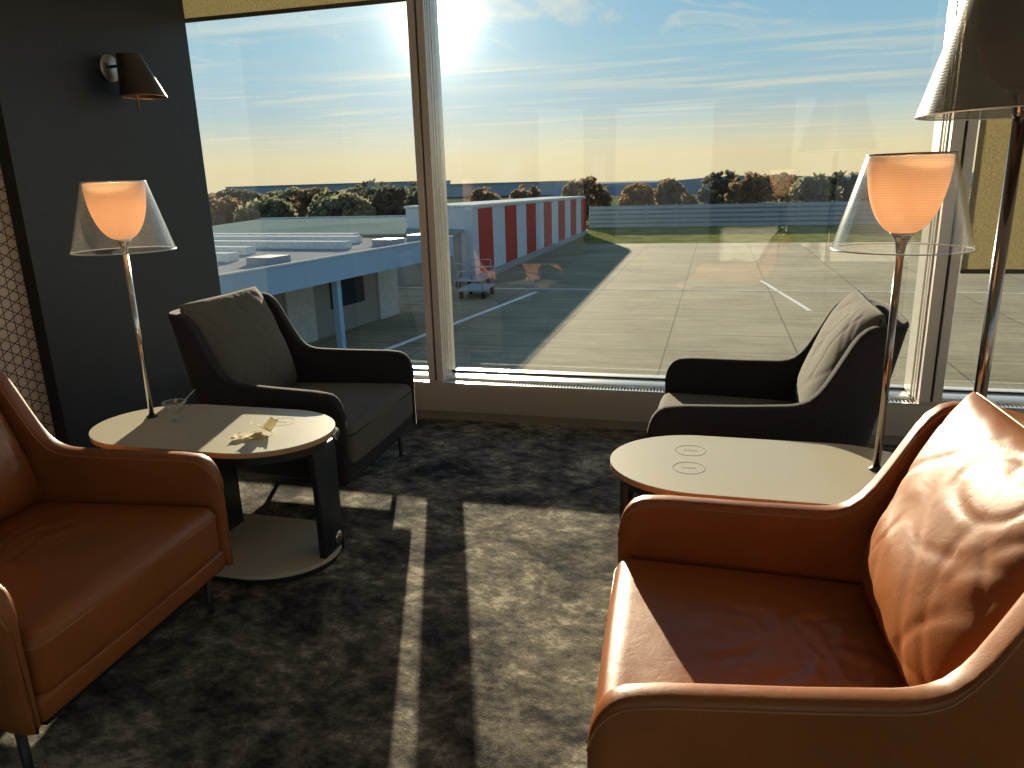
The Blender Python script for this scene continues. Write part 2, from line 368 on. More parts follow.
def stadium(hx, hy, n=24, cx=0, cy=0, R=None):
    # straight long sides, half-round ends (slightly squashed)
    R = R or hy; pts = []
    for k in range(n+1):
        a = -PI/2+PI*k/n; pts.append((cx+hx-R+R*math.cos(a), cy+hy*math.sin(a)))
    for k in range(n+1):
        a = PI/2+PI*k/n; pts.append((cx-hx+R+R*math.cos(a), cy+hy*math.sin(a)))
    return pts
def rbox(size, r, n=(20, 20, 8), disp=None):
    """rounded box, centred, as a fine grid; disp(point, normal) -> point"""
    hx, hy, hz = (s/2 for s in size); bm = bmesh.new(); cache = {}
    def V(p):
        k = tuple(round(c, 6) for c in p)
        if k not in cache:
            p = Vector(p); q = Vector((max(-hx+r, min(hx-r, p.x)), max(-hy+r, min(hy-r, p.y)), max(-hz+r, min(hz-r, p.z))))
            d = (p-q); d = d.normalized() if d.length > 1e-9 else Vector((0, 0, 1))
            pt = q+d*r
            if disp: pt = disp(pt, d)
            cache[k] = bm.verts.new(pt)
        return cache[k]
    def lin(h, n):  # denser samples near the ends
        e = [-h, -h+r*0.15, -h+r*0.4, -h+r*0.7]; 
        return e+[-h+r+(2*(h-r))*i/n for i in range(n+1)]+[-x for x in e[::-1]]
    X, Y, Z = lin(hx, n[0]), lin(hy, n[1]), lin(hz, n[2])
    def face(A, B, f):
        for i in range(len(A)-1):
            for j in range(len(B)-1):
                vs = [V(f(A[i], B[j])), V(f(A[i+1], B[j])), V(f(A[i+1], B[j+1])), V(f(A[i], B[j+1]))]
                if len(set(vs)) == 4:
                    try: bm.faces.new(vs)
                    except ValueError: pass
    for s in (-1, 1):
        face(X, Y, lambda a, b_: (a, b_, s*hz)); face(X, Z, lambda a, b_: (a, s*hy, b_)); face(Y, Z, lambda a, b_: (s*hx, a, b_))
    return bm

# ---------------------------------------------------------------- the room
def struct(name, bm, mat, **k): return link(name, bm, mat, kind='structure', **k)
WY = 4.053                                     # inner face of the window wall
bm = bmesh.new(); box(bm, (-3.4, -4.5, -0.12), (5.2, WY+0.02, 0.0)); struct('floor', bm, CARPET, smooth=False)
bm = bmesh.new(); box(bm, (-3.4, -4.5, CEIL), (5.2, WY+0.32, CEIL+0.12)); struct('ceiling', bm, CEILM, smooth=False)
bm = bmesh.new()                                # the far side of the lounge has windows too; the panes in front of us mirror them
BW = [(-3.1, -2.2), (-1.75, -0.05), (1.1, 4.9)]
xs_ = [-3.4]+[v for p in BW for v in p]+[5.2]
box(bm, (-3.4, -4.62, -0.1), (5.2, -4.5, 0.25)); box(bm, (-3.4, -4.62, 2.62), (5.2, -4.5, CEIL))
for i in range(0, len(xs_), 2): box(bm, (xs_[i], -4.62, 0.25), (xs_[i+1], -4.5, 2.62))
struct('wall_back', bm, WALLL, smooth=False)
for i, (xa, xb) in enumerate(BW):
    bm = bmesh.new()
    for q in ((xa, 0.25, xb, 0.30), (xa, 2.57, xb, 2.62), (xa, 0.3, xa+.05, 2.57), (xb-.05, 0.3, xb, 2.57)): box(bm, (q[0], -4.60, q[1]), (q[2], -4.53, q[3]))
    f = struct(f'window_{5+i}', bm, ALU, smooth=False)
    bm = bmesh.new(); box(bm, (xa, -4.57, .25), (xb, -4.564, 2.62)); link('glass_pane', bm, GLASS, f, smooth=False)
bm = bmesh.new(); box(bm, (5.2, -4.6, -0.12), (5.32, WY+0.4, 0.25)); box(bm, (5.2, -4.6, 2.62), (5.32, WY+0.4, CEIL)); box(bm, (5.2, -4.6, .25), (5.32, -4.2, 2.62)); box(bm, (5.2, 2.8, .25), (5.32, WY+.4, 2.62)); struct('wall_right', bm, WALLL, smooth=False)
bm = bmesh.new()
for k in range(5): box(bm, (5.22, -4.2+1.7375*k, .25), (5.28, -4.15+1.7375*k, 2.62))
f = struct('window_8', bm, ALU, smooth=False)  # unseen band of windows, added as fill light for the room
bm = bmesh.new(); box(bm, (5.25, -4.2, .25), (5.256, 2.8, 2.62)); link('glass_pane', bm, GLASS, f, smooth=False)
bm = bmesh.new(); box(bm, (-3.26, -4.5, -0.1), (-3.115, 2.76, CEIL)); struct('wall_left', bm, PATTERN, smooth=False)
bm = bmesh.new(); box(bm, (-3.60, 2.748, -0.1), (-3.045, WY+0.005, CEIL)); struct('wall_left_panel', bm, WALLD, smooth=False)
bm = bmesh.new(); box(bm, (-3.115, 2.735, 0.0), (-3.045, 2.748, CEIL)); bevel(bm, 0.002); struct('trim_1', bm, BLACK, smooth=False)
bm = bmesh.new(); box(bm, (-3.60, WY+0.006, 2.60), (5.2, WY+0.42, CEIL)); struct('wall_window_head', bm, SILL, smooth=False)
# outside face of this storey, below the windows
bm = bmesh.new(); box(bm, (-3.6, WY+0.21, -3.7), (5.4, WY+0.45, 0.20)); struct('wall_window_base', bm, SHADEW, smooth=False)

# sill convector: front casing, recessed toe kick, slatted grille, bottom rail
XL, XR = -3.40, 5.2
bm = bmesh.new(); box(bm, (XL, WY, 0.055), (XR, WY+0.014, 0.228)); bevel(bm, 0.003); struct('trim_2', bm, SILL, auto=40)
bm = bmesh.new(); box(bm, (XL, WY+0.012, 0.0), (XR, WY+0.03, 0.06)); struct('baseboard_window', bm, simple('toe_kick_paint', (0.30, 0.25, 0.19), 0.6), smooth=False)
bm = bmesh.new(); box(bm, (XL, WY+0.02, 0.0), (XR, WY+0.20, 0.205)); struct('trim_3', bm, GASKET, smooth=False)
bm = bmesh.new()
for y0, y1 in ((WY, WY+0.014), (WY+0.092, WY+0.104)): box(bm, (XL, y0, 0.229 if y0 == WY else 0.205), (XR, y1, 0.238))
x = XL
while x < 2.4:
    v = box(bm, (x, WY+0.013, 0.212), (x+0.008, WY+0.093, 0.233)); x += 0.0185
struct('trim_4', bm, ALU_L, smooth=False)

# windows: (x0, x1) of the frames between the mullions
def frame(n, x0, x1, z1=2.60):
    f = None
    bm = bmesh.new()
    box(bm, (x0, WY+0.104, 0.17), (x1, WY+0.262, 0.243)); box(bm, (x0, WY+0.104, z1-0.05), (x1, WY+0.262, z1))
    bevel(bm, 0.004)
    f = struct(f'window_{n}', bm, ALU_L, auto=40)
    bm = bmesh.new(); box(bm, (x0, WY+0.250, 0.243), (x1, WY+0.261, 0.252)); link('gasket', bm, GASKET, f, smooth=False)
    bm = bmesh.new(); box(bm, (x0, WY+0.272, 0.18), (x1, WY+0.36, 0.243)); bevel(bm, .004); link('outer_rail', bm, ALU_L, f, auto=40)
    bm = bmesh.new(); box(bm, (x0-0.01, WY+0.263, 0.22), (x1+0.01, WY+0.269, z1)); link('glass_pane', bm, GLASS, f, smooth=False)
    return f
MU = [(-1.652, -1.557), (1.054, 1.160), (3.76, 3.865)]
frame(1, XL, MU[0][0]+.03); frame(2, MU[0][1]-.03, MU[1][0]); frame(3, MU[1][1], MU[2][0]); frame(4, MU[2][1], XR)
def mullion(x0, x1, lead):
    # two aluminium posts with a dark joint between them; the side with 'lead' carries a stepped return
    a = x0+0.042 if lead > 0 else x0+0.052
    bm = bmesh.new(); box(bm, (x0, WY+0.002, 0.232), (a, WY+0.165, 2.60)); bevel(bm, 0.002, 1)
    m_ = struct('trim_mullion', bm, ALU, auto=40)
    bm = bmesh.new(); box(bm, (a+0.011, WY+0.002, 0.232), (x1, WY+0.165, 2.60)); bevel(bm, 0.002, 1); link('post', bm, ALU, m_, auto=40)
    bm = bmesh.new(); box(bm, (a-0.001, WY+0.022, 0.232), (a+0.012, WY+0.155, 2.60)); link('joint', bm, GASKET, m_, smooth=False)
    # narrower tail of the section reaching the glass, then a stepped bead on the side seen obliquely
    bm = bmesh.new(); box(bm, (x0+.03, WY+0.160, 0.240), (x1-.03, WY+0.310, 2.60)); link('tail', bm, ALU_L, m_, smooth=False)
    bm = bmesh.new()
    xe = x1 if lead > 0 else x0
    for (ya, yb, d) in ((0.028, 0.034, 0.002), (0.060, 0.075, 0.003), (0.100, 0.115, 0.003)) if lead > 0 else ((0.055, 0.075, 0.007), (0.092, 0.110, 0.010), (0.130, 0.262, 0.015)):
        xs = sorted((xe-0.03*lead if yb > .2 else xe-.002*lead, xe+d*lead)); box(bm, (xs[0], WY+ya, 0.246), (xs[1], WY+yb, 2.60))
    link('glazing_bead', bm, ALU_L, m_, smooth=False)
    bm = bmesh.new(); box(bm, (x0+0.004, WY-0.001, 0.228), (x1-0.002, WY+0.06, 0.250)); link('foot', bm, SILL, m_, smooth=False)
    return m_
mullion(*MU[0], 1); mullion(*MU[1], -1); mullion(*MU[2], -1)

# roller blinds
def blind(x0, x1, zb, label):
    r = thing('roller_blind', label, 'blind', ((x0+x1)/2, WY+0.075, 2.60))
    h = (x1-x0)/2
    bm = bmesh.new(); box(bm, (-h, 0.0, zb-2.6+0.02), (h, 0.002, -0.06)); link('blind_fabric', bm, BLIND, r, smooth=False)
    bm = bmesh.new(); box(bm, (-h, -0.008, zb-2.6), (h, 0.010, zb-2.6+0.022)); bevel(bm, 0.003); link('bottom_bar', bm, simple('bronze_bar', (0.10, 0.085, 0.06), 0.5), r, auto=40)
    bm = bmesh.new(); tube(bm, [(-h, 0.01, -0.035), (h, 0.01, -0.035)], 0.034, 16); link('roller', bm, ALU, r)
    return r
blind(-3.30, MU[0][0]-0.004, 2.37, 'beige roller blind nearly rolled up, over the pane beside the dark wall')
blind(MU[1][1]+0.028, MU[2][0]-0.01, 0.90, 'beige woven roller blind pulled well down behind the tall smoked floor lamp')

# ---------------------------------------------------------------- armchairs
ZT = [(0, .470), (.006, .502), (.018, .533), (.036, .556), (.063, .570), (.12, .577), (.35, .581), (.52, .588), (.58, .602), (.615, .628),
      (.646, .670), (.674, .727), (.698, .788), (.716, .836), (.734, .865), (.76, .880), (.80, .884), (1.5, .884)]
def interp(t_, x):
    for i in range(len(t_)-1):
        if x <= t_[i+1][0]:
            a, b_ = t_[i], t_[i+1]; f = (x-a[0])/(b_[0]-a[0]+1e-9); return a[1]+(b_[1]-a[1])*f
    return t_[-1][1]
def shell_path():
    """outer plan line from the front of one arm round the back to the other: (u, v, distance)"""
    half = []
    us = [0, .003, .008, .016, .027, .04, .063, .09, .13, .18, .24, .3, .36, .42, .46, .5, .53, .56, .59, .62, .645, .67, .69, .71]
    for u in us: half.append((u, .43-.095*u))
    v0 = .43-.095*.725
    for k in range(0, 13):
        a = PI/2*k/12; half.append((.725+.172*math.sin(a), v0-.16*(1-math.cos(a))))
    vend = half[-1][1]
    for k in range(1, 6): half.append((.897+.010*math.sin(PI/2*k/5), vend*(1-k/5)))
    full = half+[(u, -v) for u, v in half[-2::-1]]
    return full
def lean(u, z): 
    k = max(0, min(1, (u-.45)/.35)); k = k*k*(3-2*k)
    return u-k*(.88-z)*.20
def make_chair(label, mat, cmat, seam, loc, rz, seed, group, cush_twist=0.0):
    root = thing('armchair', label, 'armchair', loc, rz, group)
    P = shell_path(); n = len(P); TH = .052; ZB = .176
    # plan normals
    N = []
    for i in range(n):
        a = Vector((*P[max(0, i-1)], 0)); b_ = Vector((*P[min(n-1, i+1)], 0)); d = (b_-a).normalized()
        nn = Vector((-d.y, d.x, 0))
        if nn.dot(Vector((P[i][0]-.4, P[i][1], 0))) < 0: nn = -nn
        N.append(nn)
    bm = bmesh.new(); rows = []; seamo = []; seami = []
    for i in range(n):
        u, v = P[i]; zt = interp(ZT, u); dist = u
        th = TH*(min(1, (0.30+0.70*math.sqrt(min(1, dist/.03))))); mid = Vector((u, v, 0))-N[i]*TH/2
        r_ = th/2; row = []
        def pt(s, z):   # s: offset from the middle line outward
            q = mid+N[i]*s; return Vector((-lean(q.x, z), q.y, z))
        zs = [ZB+.012, ZB+.05]+[ZB+.05+(zt-.02-ZB-.05)*k/7 for k in range(1, 8)]
        row.append(pt(r_-.012, ZB))
        for z in zs: row.append(pt(r_, z))
        seamo.append(pt(r_+.0006, zt-.017))
        for k in range(1, 8):
            a = PI*k/8; ca = math.cos(a); row.append(pt(r_*math.copysign(abs(ca)**.6, ca), zt-.018+.018*math.sin(a)**.6))
        seami.append(pt(-r_-.0006, zt-.017))
        for z in zs[::-1]: row.append(pt(-r_, z))
        row.append(pt(-r_+.012, ZB))
        rows.append([bm.verts.new(p) for p in row])
    m_ = len(rows[0])
    for i in range(n-1):
        for k in range(m_): bm.faces.new((rows[i][k], rows[i][(k+1) % m_], rows[i+1][(k+1) % m_], rows[i+1][k]))
    bm.faces.new(rows[0][::-1]); bm.faces.new(rows[-1])
    link('shell', bm, mat, root)
    for sm in (seamo, seami):
        bm = bmesh.new(); tube(bm, sm, .0022, 6); link('piping', bm, seam, root)
    # base rail between the arms
    def tap(p, d):
        u = -p.x+0.36
        return Vector((p.x, p.y*(.385-.095*u)/.385, p.z))
    bm = rbox((.70, .770, .078), .022, (6, 6, 2), tap); link('seat_frame', bm, mat, root, loc=(-.350, 0, .214))
    bm = rbox((.64, .66, .054), .01, (2, 2, 1)); link('under_frame', bm, BLACK, root, loc=(-.375, 0, .150))  # black box added to narrow the sunlight passing under the seat
    # seat cushion
    def sdisp(p, d):
        u = -p.x+.34; y = p.y*(.374-.085*u)/.374
        x = p.x; z = p.z
        cx, cy = (u-.30)/.30, p.y/.36
        w_ = max(0, 1-cx*cx)*max(0, 1-cy*cy)
        if d.z > 0.2:
            z += .016*w_
            nv = noise.noise(Vector((p.x*5+seed, p.y*5, seed)))*.004*min(1, w_*3); z += nv
            if seed < 50:      # ring of puckers where people sit
                rr = math.hypot((u-.40)/.16, (p.y)/.15); an = math.atan2(p.y, u-.40)
                ringw = math.exp(-((rr-.85)/.35)**2); z += ringw*.0035*math.sin(an*9+noise.noise(Vector((p.x*14, p.y*14, 2.)))*4)
                z += .0028*math.exp(-rr*rr)*math.sin(p.x*150+noise.noise(Vector((p.x*12, p.y*9, 7.)))*6)
        if d.x > .3: x += .006*max(0, 1-cy*cy)
        return Vector((x, y, z))
    bm = rbox((.70, .748, .185), .042, (54, 54, 6), sdisp); seat = link('seat_cushion', bm, cmat, root, loc=(-.338 if cmat is not mat else -.346, 0, .322))
    def loopz(z, inset=.034):
        pts = []; hx, hy, r = .35, .374, .042
        for (sx, sy, a0) in ((1, -1, -PI/2), (1, 1, 0), (-1, 1, PI/2), (-1, -1, PI)):
            for k in range(5):
                a = a0+PI/2*k/4; pts.append(Vector((sx*(hx-r)+r*math.cos(a), sy*(hy-r)+r*math.sin(a), z)))
        out = []
        for p in pts:
            u = -p.x+.34; cy = p.y/.36
            out.append(Vector((p.x+(.006*max(0, 1-cy*cy) if p.x > .34 else 0)+(.001 if p.x > 0 else 0), p.y*(.374-.085*u)/.374, p.z)))
        return out
    bm = bmesh.new(); L = loopz(.0545); tube(bm, L+[L[0]], .0028, 6, cap=False); link('piping', bm, seam, seat)
    # back cushion: a plump pillow leaning on the back
    W, H, T = .65, .56, .175
    bm = bmesh.new(); NU, NV = 84, 76; grid = {}
    def pill(a, b_, s):
        # a across -1..1, b up -1..1; outline with softly rounded corners
        k = (1-.045*(a*b_)**2*(abs(a*b_))**.8)
        y = a*W/2*(1-.03*(1-b_*b_))*(1-.04*b_)*k; z = b_*H/2*(1-.05*(1-a*a))*k
        e = max(0, 1-abs(a)**3.2)*max(0, 1-abs(b_)**3.0)
        x = s*T/2*(e**.50)*(1.16-.22*b_)
        edge = min(1, e*3)
        wr = noise.noise(Vector((y*3.2+seed*1.3, z*3.2, s*2.0+seed)))*.013
        # long shallow creases, mostly running in from the rim
        yy, zz = y*1.0, z*1.0
        f1 = abs(noise.noise(Vector((yy*2.4+zz*3.4+seed, zz*7.5-yy*6.5, seed*.7))))
        f2 = abs(noise.noise(Vector((yy*5.5+zz*2.0-seed, zz*3.0+yy*1.5, seed*1.9))))
        f3 = noise.noise(Vector((yy*9+seed, zz*34+yy*14, seed*.3)))
        x += s*(wr*.70-math.exp(-(f1/.060)**2)*.0032-math.exp(-(f2/.07)**2)*.0026+f3*.0024*max(0, abs(b_)-.35)*1.6)*edge
        return Vector((x, y, z))
    for s in (-1, 1):
        for i in range(NU+1):
            for j in range(NV+1):
                a = math.sin(PI/2*(2*i/NU-1)); b_ = math.sin(PI/2*(2*j/NV-1))
                on = i in (0, NU) or j in (0, NV)
                if on and (0, i, j) in grid: grid[(s, i, j)] = grid[(0, i, j)]; continue
                vtx = bm.verts.new(pill(a, b_, s)); grid[(s, i, j)] = vtx
                if on: grid[(0, i, j)] = vtx
        for i in range(NU):
            for j in range(NV):
                f = [grid[(s, i, j)], grid[(s, i+1, j)], grid[(s, i+1, j+1)], grid[(s, i, j+1)]]
                bm.faces.new(f if s > 0 else f[::-1])
    cu = link('back_cushion', bm, cmat, root, loc=(-.712, 0, .664)); cu.rotation_euler = (0, -math.radians(17.5), cush_twist)
    rim = []
    for i in range(NU+1): rim.append((i, 0))
    for j in range(1, NV+1): rim.append((NU, j))
    for i in range(NU-1, -1, -1): rim.append((i, NV))
    for j in range(NV-1, -1, -1): rim.append((0, j))
    pts = [pill(math.sin(PI/2*(2*i/NU-1)), math.sin(PI/2*(2*j/NV-1)), 1) for i, j in rim]
    pts = [p for k, p in enumerate(pts) if k == 0 or (p-pts[k-1]).length > .004]
    bm = bmesh.new(); tube(bm, pts, .0030, 6); link('piping', bm, seam, cu)
    for (u, v) in ((.085, .375), (.085, -.375), (.68, .30), (.68, -.30)):
        bm = bmesh.new(); tube(bm, [(-u, v, 0), (-u, v, .006), (-u, v, .165)], [.011, .011, .013], 14); link('leg', bm, BLACK, root)
    return root
LG = None
make_chair('grey fabric armchair at left by the window, pillow leaning, beside the dark wall', FABRIC, FABRIC2, FSEAM, (-1.480, 3.045, 0), .031, 61, None)
make_chair('grey fabric armchair at right by the window, seen from its side behind the cream table', FABRIC, FABRIC2, FSEAM, (-.207, 3.102, 0), PI-.02, 73, None)
make_chair('brown leather armchair in the left foreground, seat facing right, mostly in shadow', LEATHER, LEATHER, SEAM, (-1.515, 1.510, 0), .05, 12, None)
make_chair('brown leather armchair in the right foreground, sun falling on its wrinkled pillow', LEATHER, LEATHER, SEAM, (-.197, 1.459, 0), PI+.058, 27, None)

# ---------------------------------------------------------------- side tables
def make_table(label, loc, rz, flip=1):
    r = thing('side_table', label, 'table', loc, rz)
    HX, HY, ZT_ = .487, .252, .535
    bm = bmesh.new(); prism(bm, stadium(HX, HY, 28, R=.28), ZT_-.004, ZT_); link('table_top', bm, LAMINATE, r, smooth=False)
    bm = bmesh.new(); prism(bm, stadium(HX-.0005, HY-.0005, 28, R=.28), ZT_-.020, ZT_-.004); link('top_edge', bm, PLY, r, auto=30)
    bm = bmesh.new(); prism(bm, stadium(HX-.03, HY-.03, 28, R=.28), ZT_-.060, ZT_-.020); link('under_frame', bm, DARKP, r, auto=30)
    # slab legs
    def slab(x, y0, y1, th, z0=.012, z1=ZT_-.055):
        bm = bmesh.new(); box(bm, (x-th/2, y0, z0), (x+th/2, y1, z1)); bevel(bm, .008, 3); link('leg', bm, DARKP, r, auto=35)
    slab(HX-.05, -.04*flip-.075*(1-flip)/2, .11*flip+.075*(1-flip)/2, .030) if flip > 0 else slab(HX-.05, -.11, .04, .030); slab(-.08, -.17, .19, .04); slab(-HX+.08, -.10, .10, .035)
    bm = bmesh.new(); prism(bm, stadium(HX-.025, HY-.017, 28, R=.27, cy=.018*flip), .030, .046); link('shelf', bm, LAMINATE, r, smooth=False)
    bm = bmesh.new(); prism(bm, stadium(HX-.04, HY-.035, 28, R=.26, cy=.018*flip), .0, .030); link('base', bm, DARKP, r, auto=30)
    for z in (.492, .085):
        bm = bmesh.new(); lathe(bm, [(0, 0), (.019, 0), (.024, -.003), (.024, -.012), (0, -.012)], 24)
        o = link('end_cap', bm, CHROME, r, loc=(HX-.028 if z > .3 else HX-.031, (.12 if z > .3 else .07)*flip, z)); o.rotation_euler = (0, PI/2, 0); o['label'] = 'round chrome cap'
    # printed charging rings
    for yy in (.097*flip, -.058*flip):
        bm = bmesh.new(); lathe(bm, [(.0475, ZT_+.0001), (.0495, ZT_+.0001), (.0495, ZT_+.0006), (.0475, ZT_+.0006)], 48, closed=True)
        for k in range(7):      # the tiny word inside the ring, too small to read
            h = (.007, .005, .008, .005, .007, .006, .008)[k]
            box(bm, (-.021+k*.0063, -.0035, ZT_+.0001), (-.0168+k*.0063, -.0035+h, ZT_+.0006))
        link('charging_mark', bm, INK, r, smooth=False, loc=(.238, yy, 0))
    return r
make_table('cream oval side table in shade and sun at left, with a glass and crumpled wrappers', (-1.819, 2.270, 0), 0)
make_table('cream oval side table at right between the leather and the grey armchair', (.191, 2.243, 0), PI, -1)

# ---------------------------------------------------------------- lamps
def make_lamp(name, label, cat, loc, ztop, zbot, r1, r2, rp, zbase, shade_m, opal, metal, lit=True, group=None):
    r = thing(name, label, cat, loc, 0, group)
    z0 = zbase
    bm = bmesh.new(); lathe(bm, [(0, z0), (.021 if zbase > .1 else .155, z0), (.021 if zbase > .1 else .155, z0+.004), (rp*1.4, z0+.008), (rp*1.2, z0+.012), (0, z0+.012)], 32)
    link('base', bm, BLACK if zbase > .1 else metal, r)
    hi = ztop-zbot
    zc = zbot+.045*(hi/.28)           # bottom of the inner dome
    bm = bmesh.new(); tube(bm, [(0, 0, z0+.01), (0, 0, zbot+.2*0)], rp, 18); link('pole', bm, metal, r)
    bm = bmesh.new(); k = hi/.28
    lathe(bm, [(0, zbot-.012*k), (rp*1.05, zbot-.012*k), (rp*1.25, zbot+.004*k), (rp+.006*k, zbot+.020*k), (rp+.014*k, zbot+.033*k), (.036*k, zc+.004*k), (.030*k, zc+.006*k), (0, zc+.006*k)], 32)
    link('cup', bm, metal, r)
    # inner dome
    ri = r1-.006; prof = []
    for q in range(0, 19):
        a = PI/2*q/18; prof.append((.010+(ri-.010)*math.sin(a)**.95, zc+(ztop-.006-zc)*(1-math.cos(a)**.98)))
    full = prof+[(rr-.004, zz+.002) for rr, zz in prof[::-1]]
    bm = bmesh.new(); lathe(bm, full, 48, closed=True); link('diffuser', bm, opal, r)
    # outer shade
    bm = bmesh.new(); th = .003
    lathe(bm, [(r2, zbot), (r1, ztop), (r1-th, ztop), (r2-th, zbot)], 72, closed=True); sh = link('lamp_shade', bm, shade_m, r, auto=40)
    bm = bmesh.new(); lathe(bm, [(r1-th*1.5, ztop-.001), (r1+.001, ztop-.001), (r1+.001, ztop+.003), (r1-th*1.5, ztop+.003)], 64, closed=True); link('rim', bm, metal, sh)
    bm = bmesh.new(); lathe(bm, [(r2-th*1.3, zbot-.001), (r2+.0015, zbot-.001), (r2+.0015, zbot+.0025), (r2-th*1.3, zbot+.0025)], 72, closed=True); link('lower_rim', bm, simple('frosted_acrylic_edge', (.75, .76, .75), .3), sh)
    if not lit: return r
    ld = bpy.data.lights.new('lamp_bulb', 'POINT'); ld.energy = 1.2; ld.color = (1, .62, .32); ld.shadow_soft_size = .03
    lo = bpy.data.objects.new('lamp_bulb', ld); C.objects.link(lo); lo.location = (0, 0, zc+(ztop-zc)*.55); lo.parent = r
    return r
make_lamp('table_lamp', 'table lamp with clear ribbed shade and glowing orange cup, against the dark wall', 'lamp', (-2.144, 2.328, 0),
          1.4425, 1.192, .110, .179, .0100, .535, SHADE, OPAL, CHROME)
make_lamp('table_lamp', 'table lamp with clear ribbed shade and glowing orange cup, before the right mullion', 'lamp', (.499, 2.275, 0),
          1.4425, 1.192, .110, .179, .0105, .535, SHADE, OPAL, DCHROME)
make_lamp('floor_lamp', 'tall floor lamp with large smoked ribbed shade at the upper right', 'lamp', (.835, 2.55, 0),
          1.93, 1.553, .162, .270, .019, .0, SHADE_D, OPAL_D, DCHROME, lit=False)

# wall lamp
wl = thing('wall_lamp', 'small bronze wall lamp with tapered shade on the dark wall', 'lamp', (-3.045, 3.405, 2.025))
bm = bmesh.new(); lathe(bm, [(0, 0), (.066, 0), (.066, .008), (.062, .012), (0, .012)], 40); o = link('wall_plate', bm, simple('brushed_nickel', (.5, .5, .48), .4, .9), wl); o.rotation_euler = (0, PI/2, 0)
bm = bmesh.new(); tube(bm, [(.01, 0, .005), (.10, .0, .008), (.16, .03, .010)], .008, 12); link('arm', bm, BLACK, wl)
BRONZE = simple('bronze_metal', (.075, .062, .047), .42, .5)
bm = bmesh.new(); top = (.045, .155); bot = (.112, .0)
def offw(z): f = (.058-z)/.20; return (.12+.030*f, .010+.034*f)
lathe(bm, [(.0, .058), (.060, .058), (.112, -.142), (.108, -.142), (.057, .053), (0, .053)], 48, off=offw); link('lamp_shade', bm, BRONZE, wl, auto=40)
bm = bmesh.new(); lathe(bm, [(.1075, -.140), (.113, -.140), (.113, -.144), (.1075, -.144)], 48, off=offw, closed=True); link('rim', bm, simple('copper_rim', (.65, .35, .18), .3, .8), wl)
bm = bmesh.new(); tube(bm, [(.145, .0, .03), (.145, .0, -.205)], .0045, 10); link('switch_rod', bm, simple('copper_rod', (.65, .35, .18), .3, .8), wl)
ld = bpy.data.lights.new('wall_bulb', 'POINT'); ld.energy = .5; ld.color = (1, .55, .3); ld.shadow_soft_size = .03
lo = bpy.data.objects.new('wall_bulb', ld); C.objects.link(lo); lo.location = (.13, .03, -.02); lo.parent = wl

# ---------------------------------------------------------------- things on the left table
ZTT = .5362
gl = thing('dessert_glass', 'small clear cocktail glass with a stirrer, beside the left table lamp', 'glass', (-2.000, 2.296, ZTT))
bm = bmesh.new()
lathe(bm, [(0, .001), (.014, .001), (.014, .003), (.008, .008), (.006, .018), (.011, .027), (.030, .052), (.045, .078), (.0435, .078), (.028, .052), (.009, .030), (0, .028)], 40)
link('bowl', bm, CLEAR, gl)
bm = bmesh.new(); lathe(bm, [(.0432, .0775), (.0455, .0775), (.0455, .0795), (.0432, .0795)], 40, closed=True); link('rim', bm, simple('glass_rim_glint', (.6, .6, .58), .2), gl)  # opaque pale ring, the bright glint along the rim put into its colour
bm = bmesh.new(); lathe(bm, [(.015, .0005), (.0185, .0005), (.0185, .003), (.015, .003)], 32, closed=True); link('foot', bm, simple('glass_foot', (.55, .55, .53), .2), gl)
st = bmesh.new(); tube(st, [(-.012, -.008, .034), (.088, .020, .128)], .0016, 8)
so_ = link('stirrer', st, simple('clear_plastic_stirrer', (.6, .57, .52), .25), None, loc=(-2.000, 2.296, ZTT)); tag(so_, 'thin stirring stick leaning in the small cocktail glass', 'stirrer')
def wrapper(loc, rz, sx, sy, label, seed, fold):
    bm = bmesh.new(); n = 14; V = {}
    for i in range(n+1):
        for j in range(n+1):
            a, b_ = i/n*2-1, j/n*2-1
            z = abs(a)*fold+noise.noise(Vector((a*2.3+seed, b_*2.3, seed)))*.004+abs(noise.noise(Vector((a*5, b_*5, seed))))*.002+.005
            V[i, j] = bm.verts.new((a*sx*(1+.12*noise.noise(Vector((b_*2, seed, 0)))), b_*sy*(1-.25*a*.6), max(.0015, z)))
    for i in range(n):
        for j in range(n): bm.faces.new((V[i, j], V[i+1, j], V[i+1, j+1], V[i, j+1]))
    bmesh.ops.solidify(bm, geom=list(bm.faces), thickness=.0008)
    o = link('paper_wrapper', bm, PAPER, None, loc=loc); o.rotation_euler = (0, 0, rz); return tag(o, label, 'wrapper')
wrapper((-1.605, 2.180, ZTT), .3, .050, .030, 'flat crumpled cream paper wrapper, nearer the glass', 3., .004)
wrapper((-1.575, 2.250, ZTT), 1.1, .040, .034, 'folded cream paper wrapper standing up, nearer the table end', 9., .034)

# ---------------------------------------------------------------- outdoors
GZ = -3.6
bm = bmesh.new(); box(bm, (-60, WY+.34, GZ-.3), (70, 80, GZ)); struct('ground_apron', bm, CONC, smooth=False)
bm = bmesh.new(); box(bm, (-400, 80, GZ-.6), (400, 700, GZ-.35)); struct('ground_far', bm, FARL, smooth=False)
bm = bmesh.new(); v = box(bm, (-13, 60.5, GZ-.2), (70, 80, GZ+.02)); 
struct('ground_verge', bm, GRASS, smooth=False)
def line(name, p, q, w_):
    bm = bmesh.new(); p = Vector((*p, 0)); q = Vector((*q, 0)); d = (q-p).normalized(); nn = Vector((-d.y, d.x, 0))*w_/2
    vs = [bm.verts.new((a.x, a.y, GZ+z)) for z in (.002, .012) for a in (p+nn, q+nn, q-nn, p-nn)]
    bm.faces.new(vs[4:]); bm.faces.new(vs[:4][::-1])
    for k in range(4): bm.faces.new((vs[k], vs[(k+1) % 4], vs[4+(k+1) % 4], vs[4+k]))
    o = struct(name, bm, PAINTW, smooth=False)
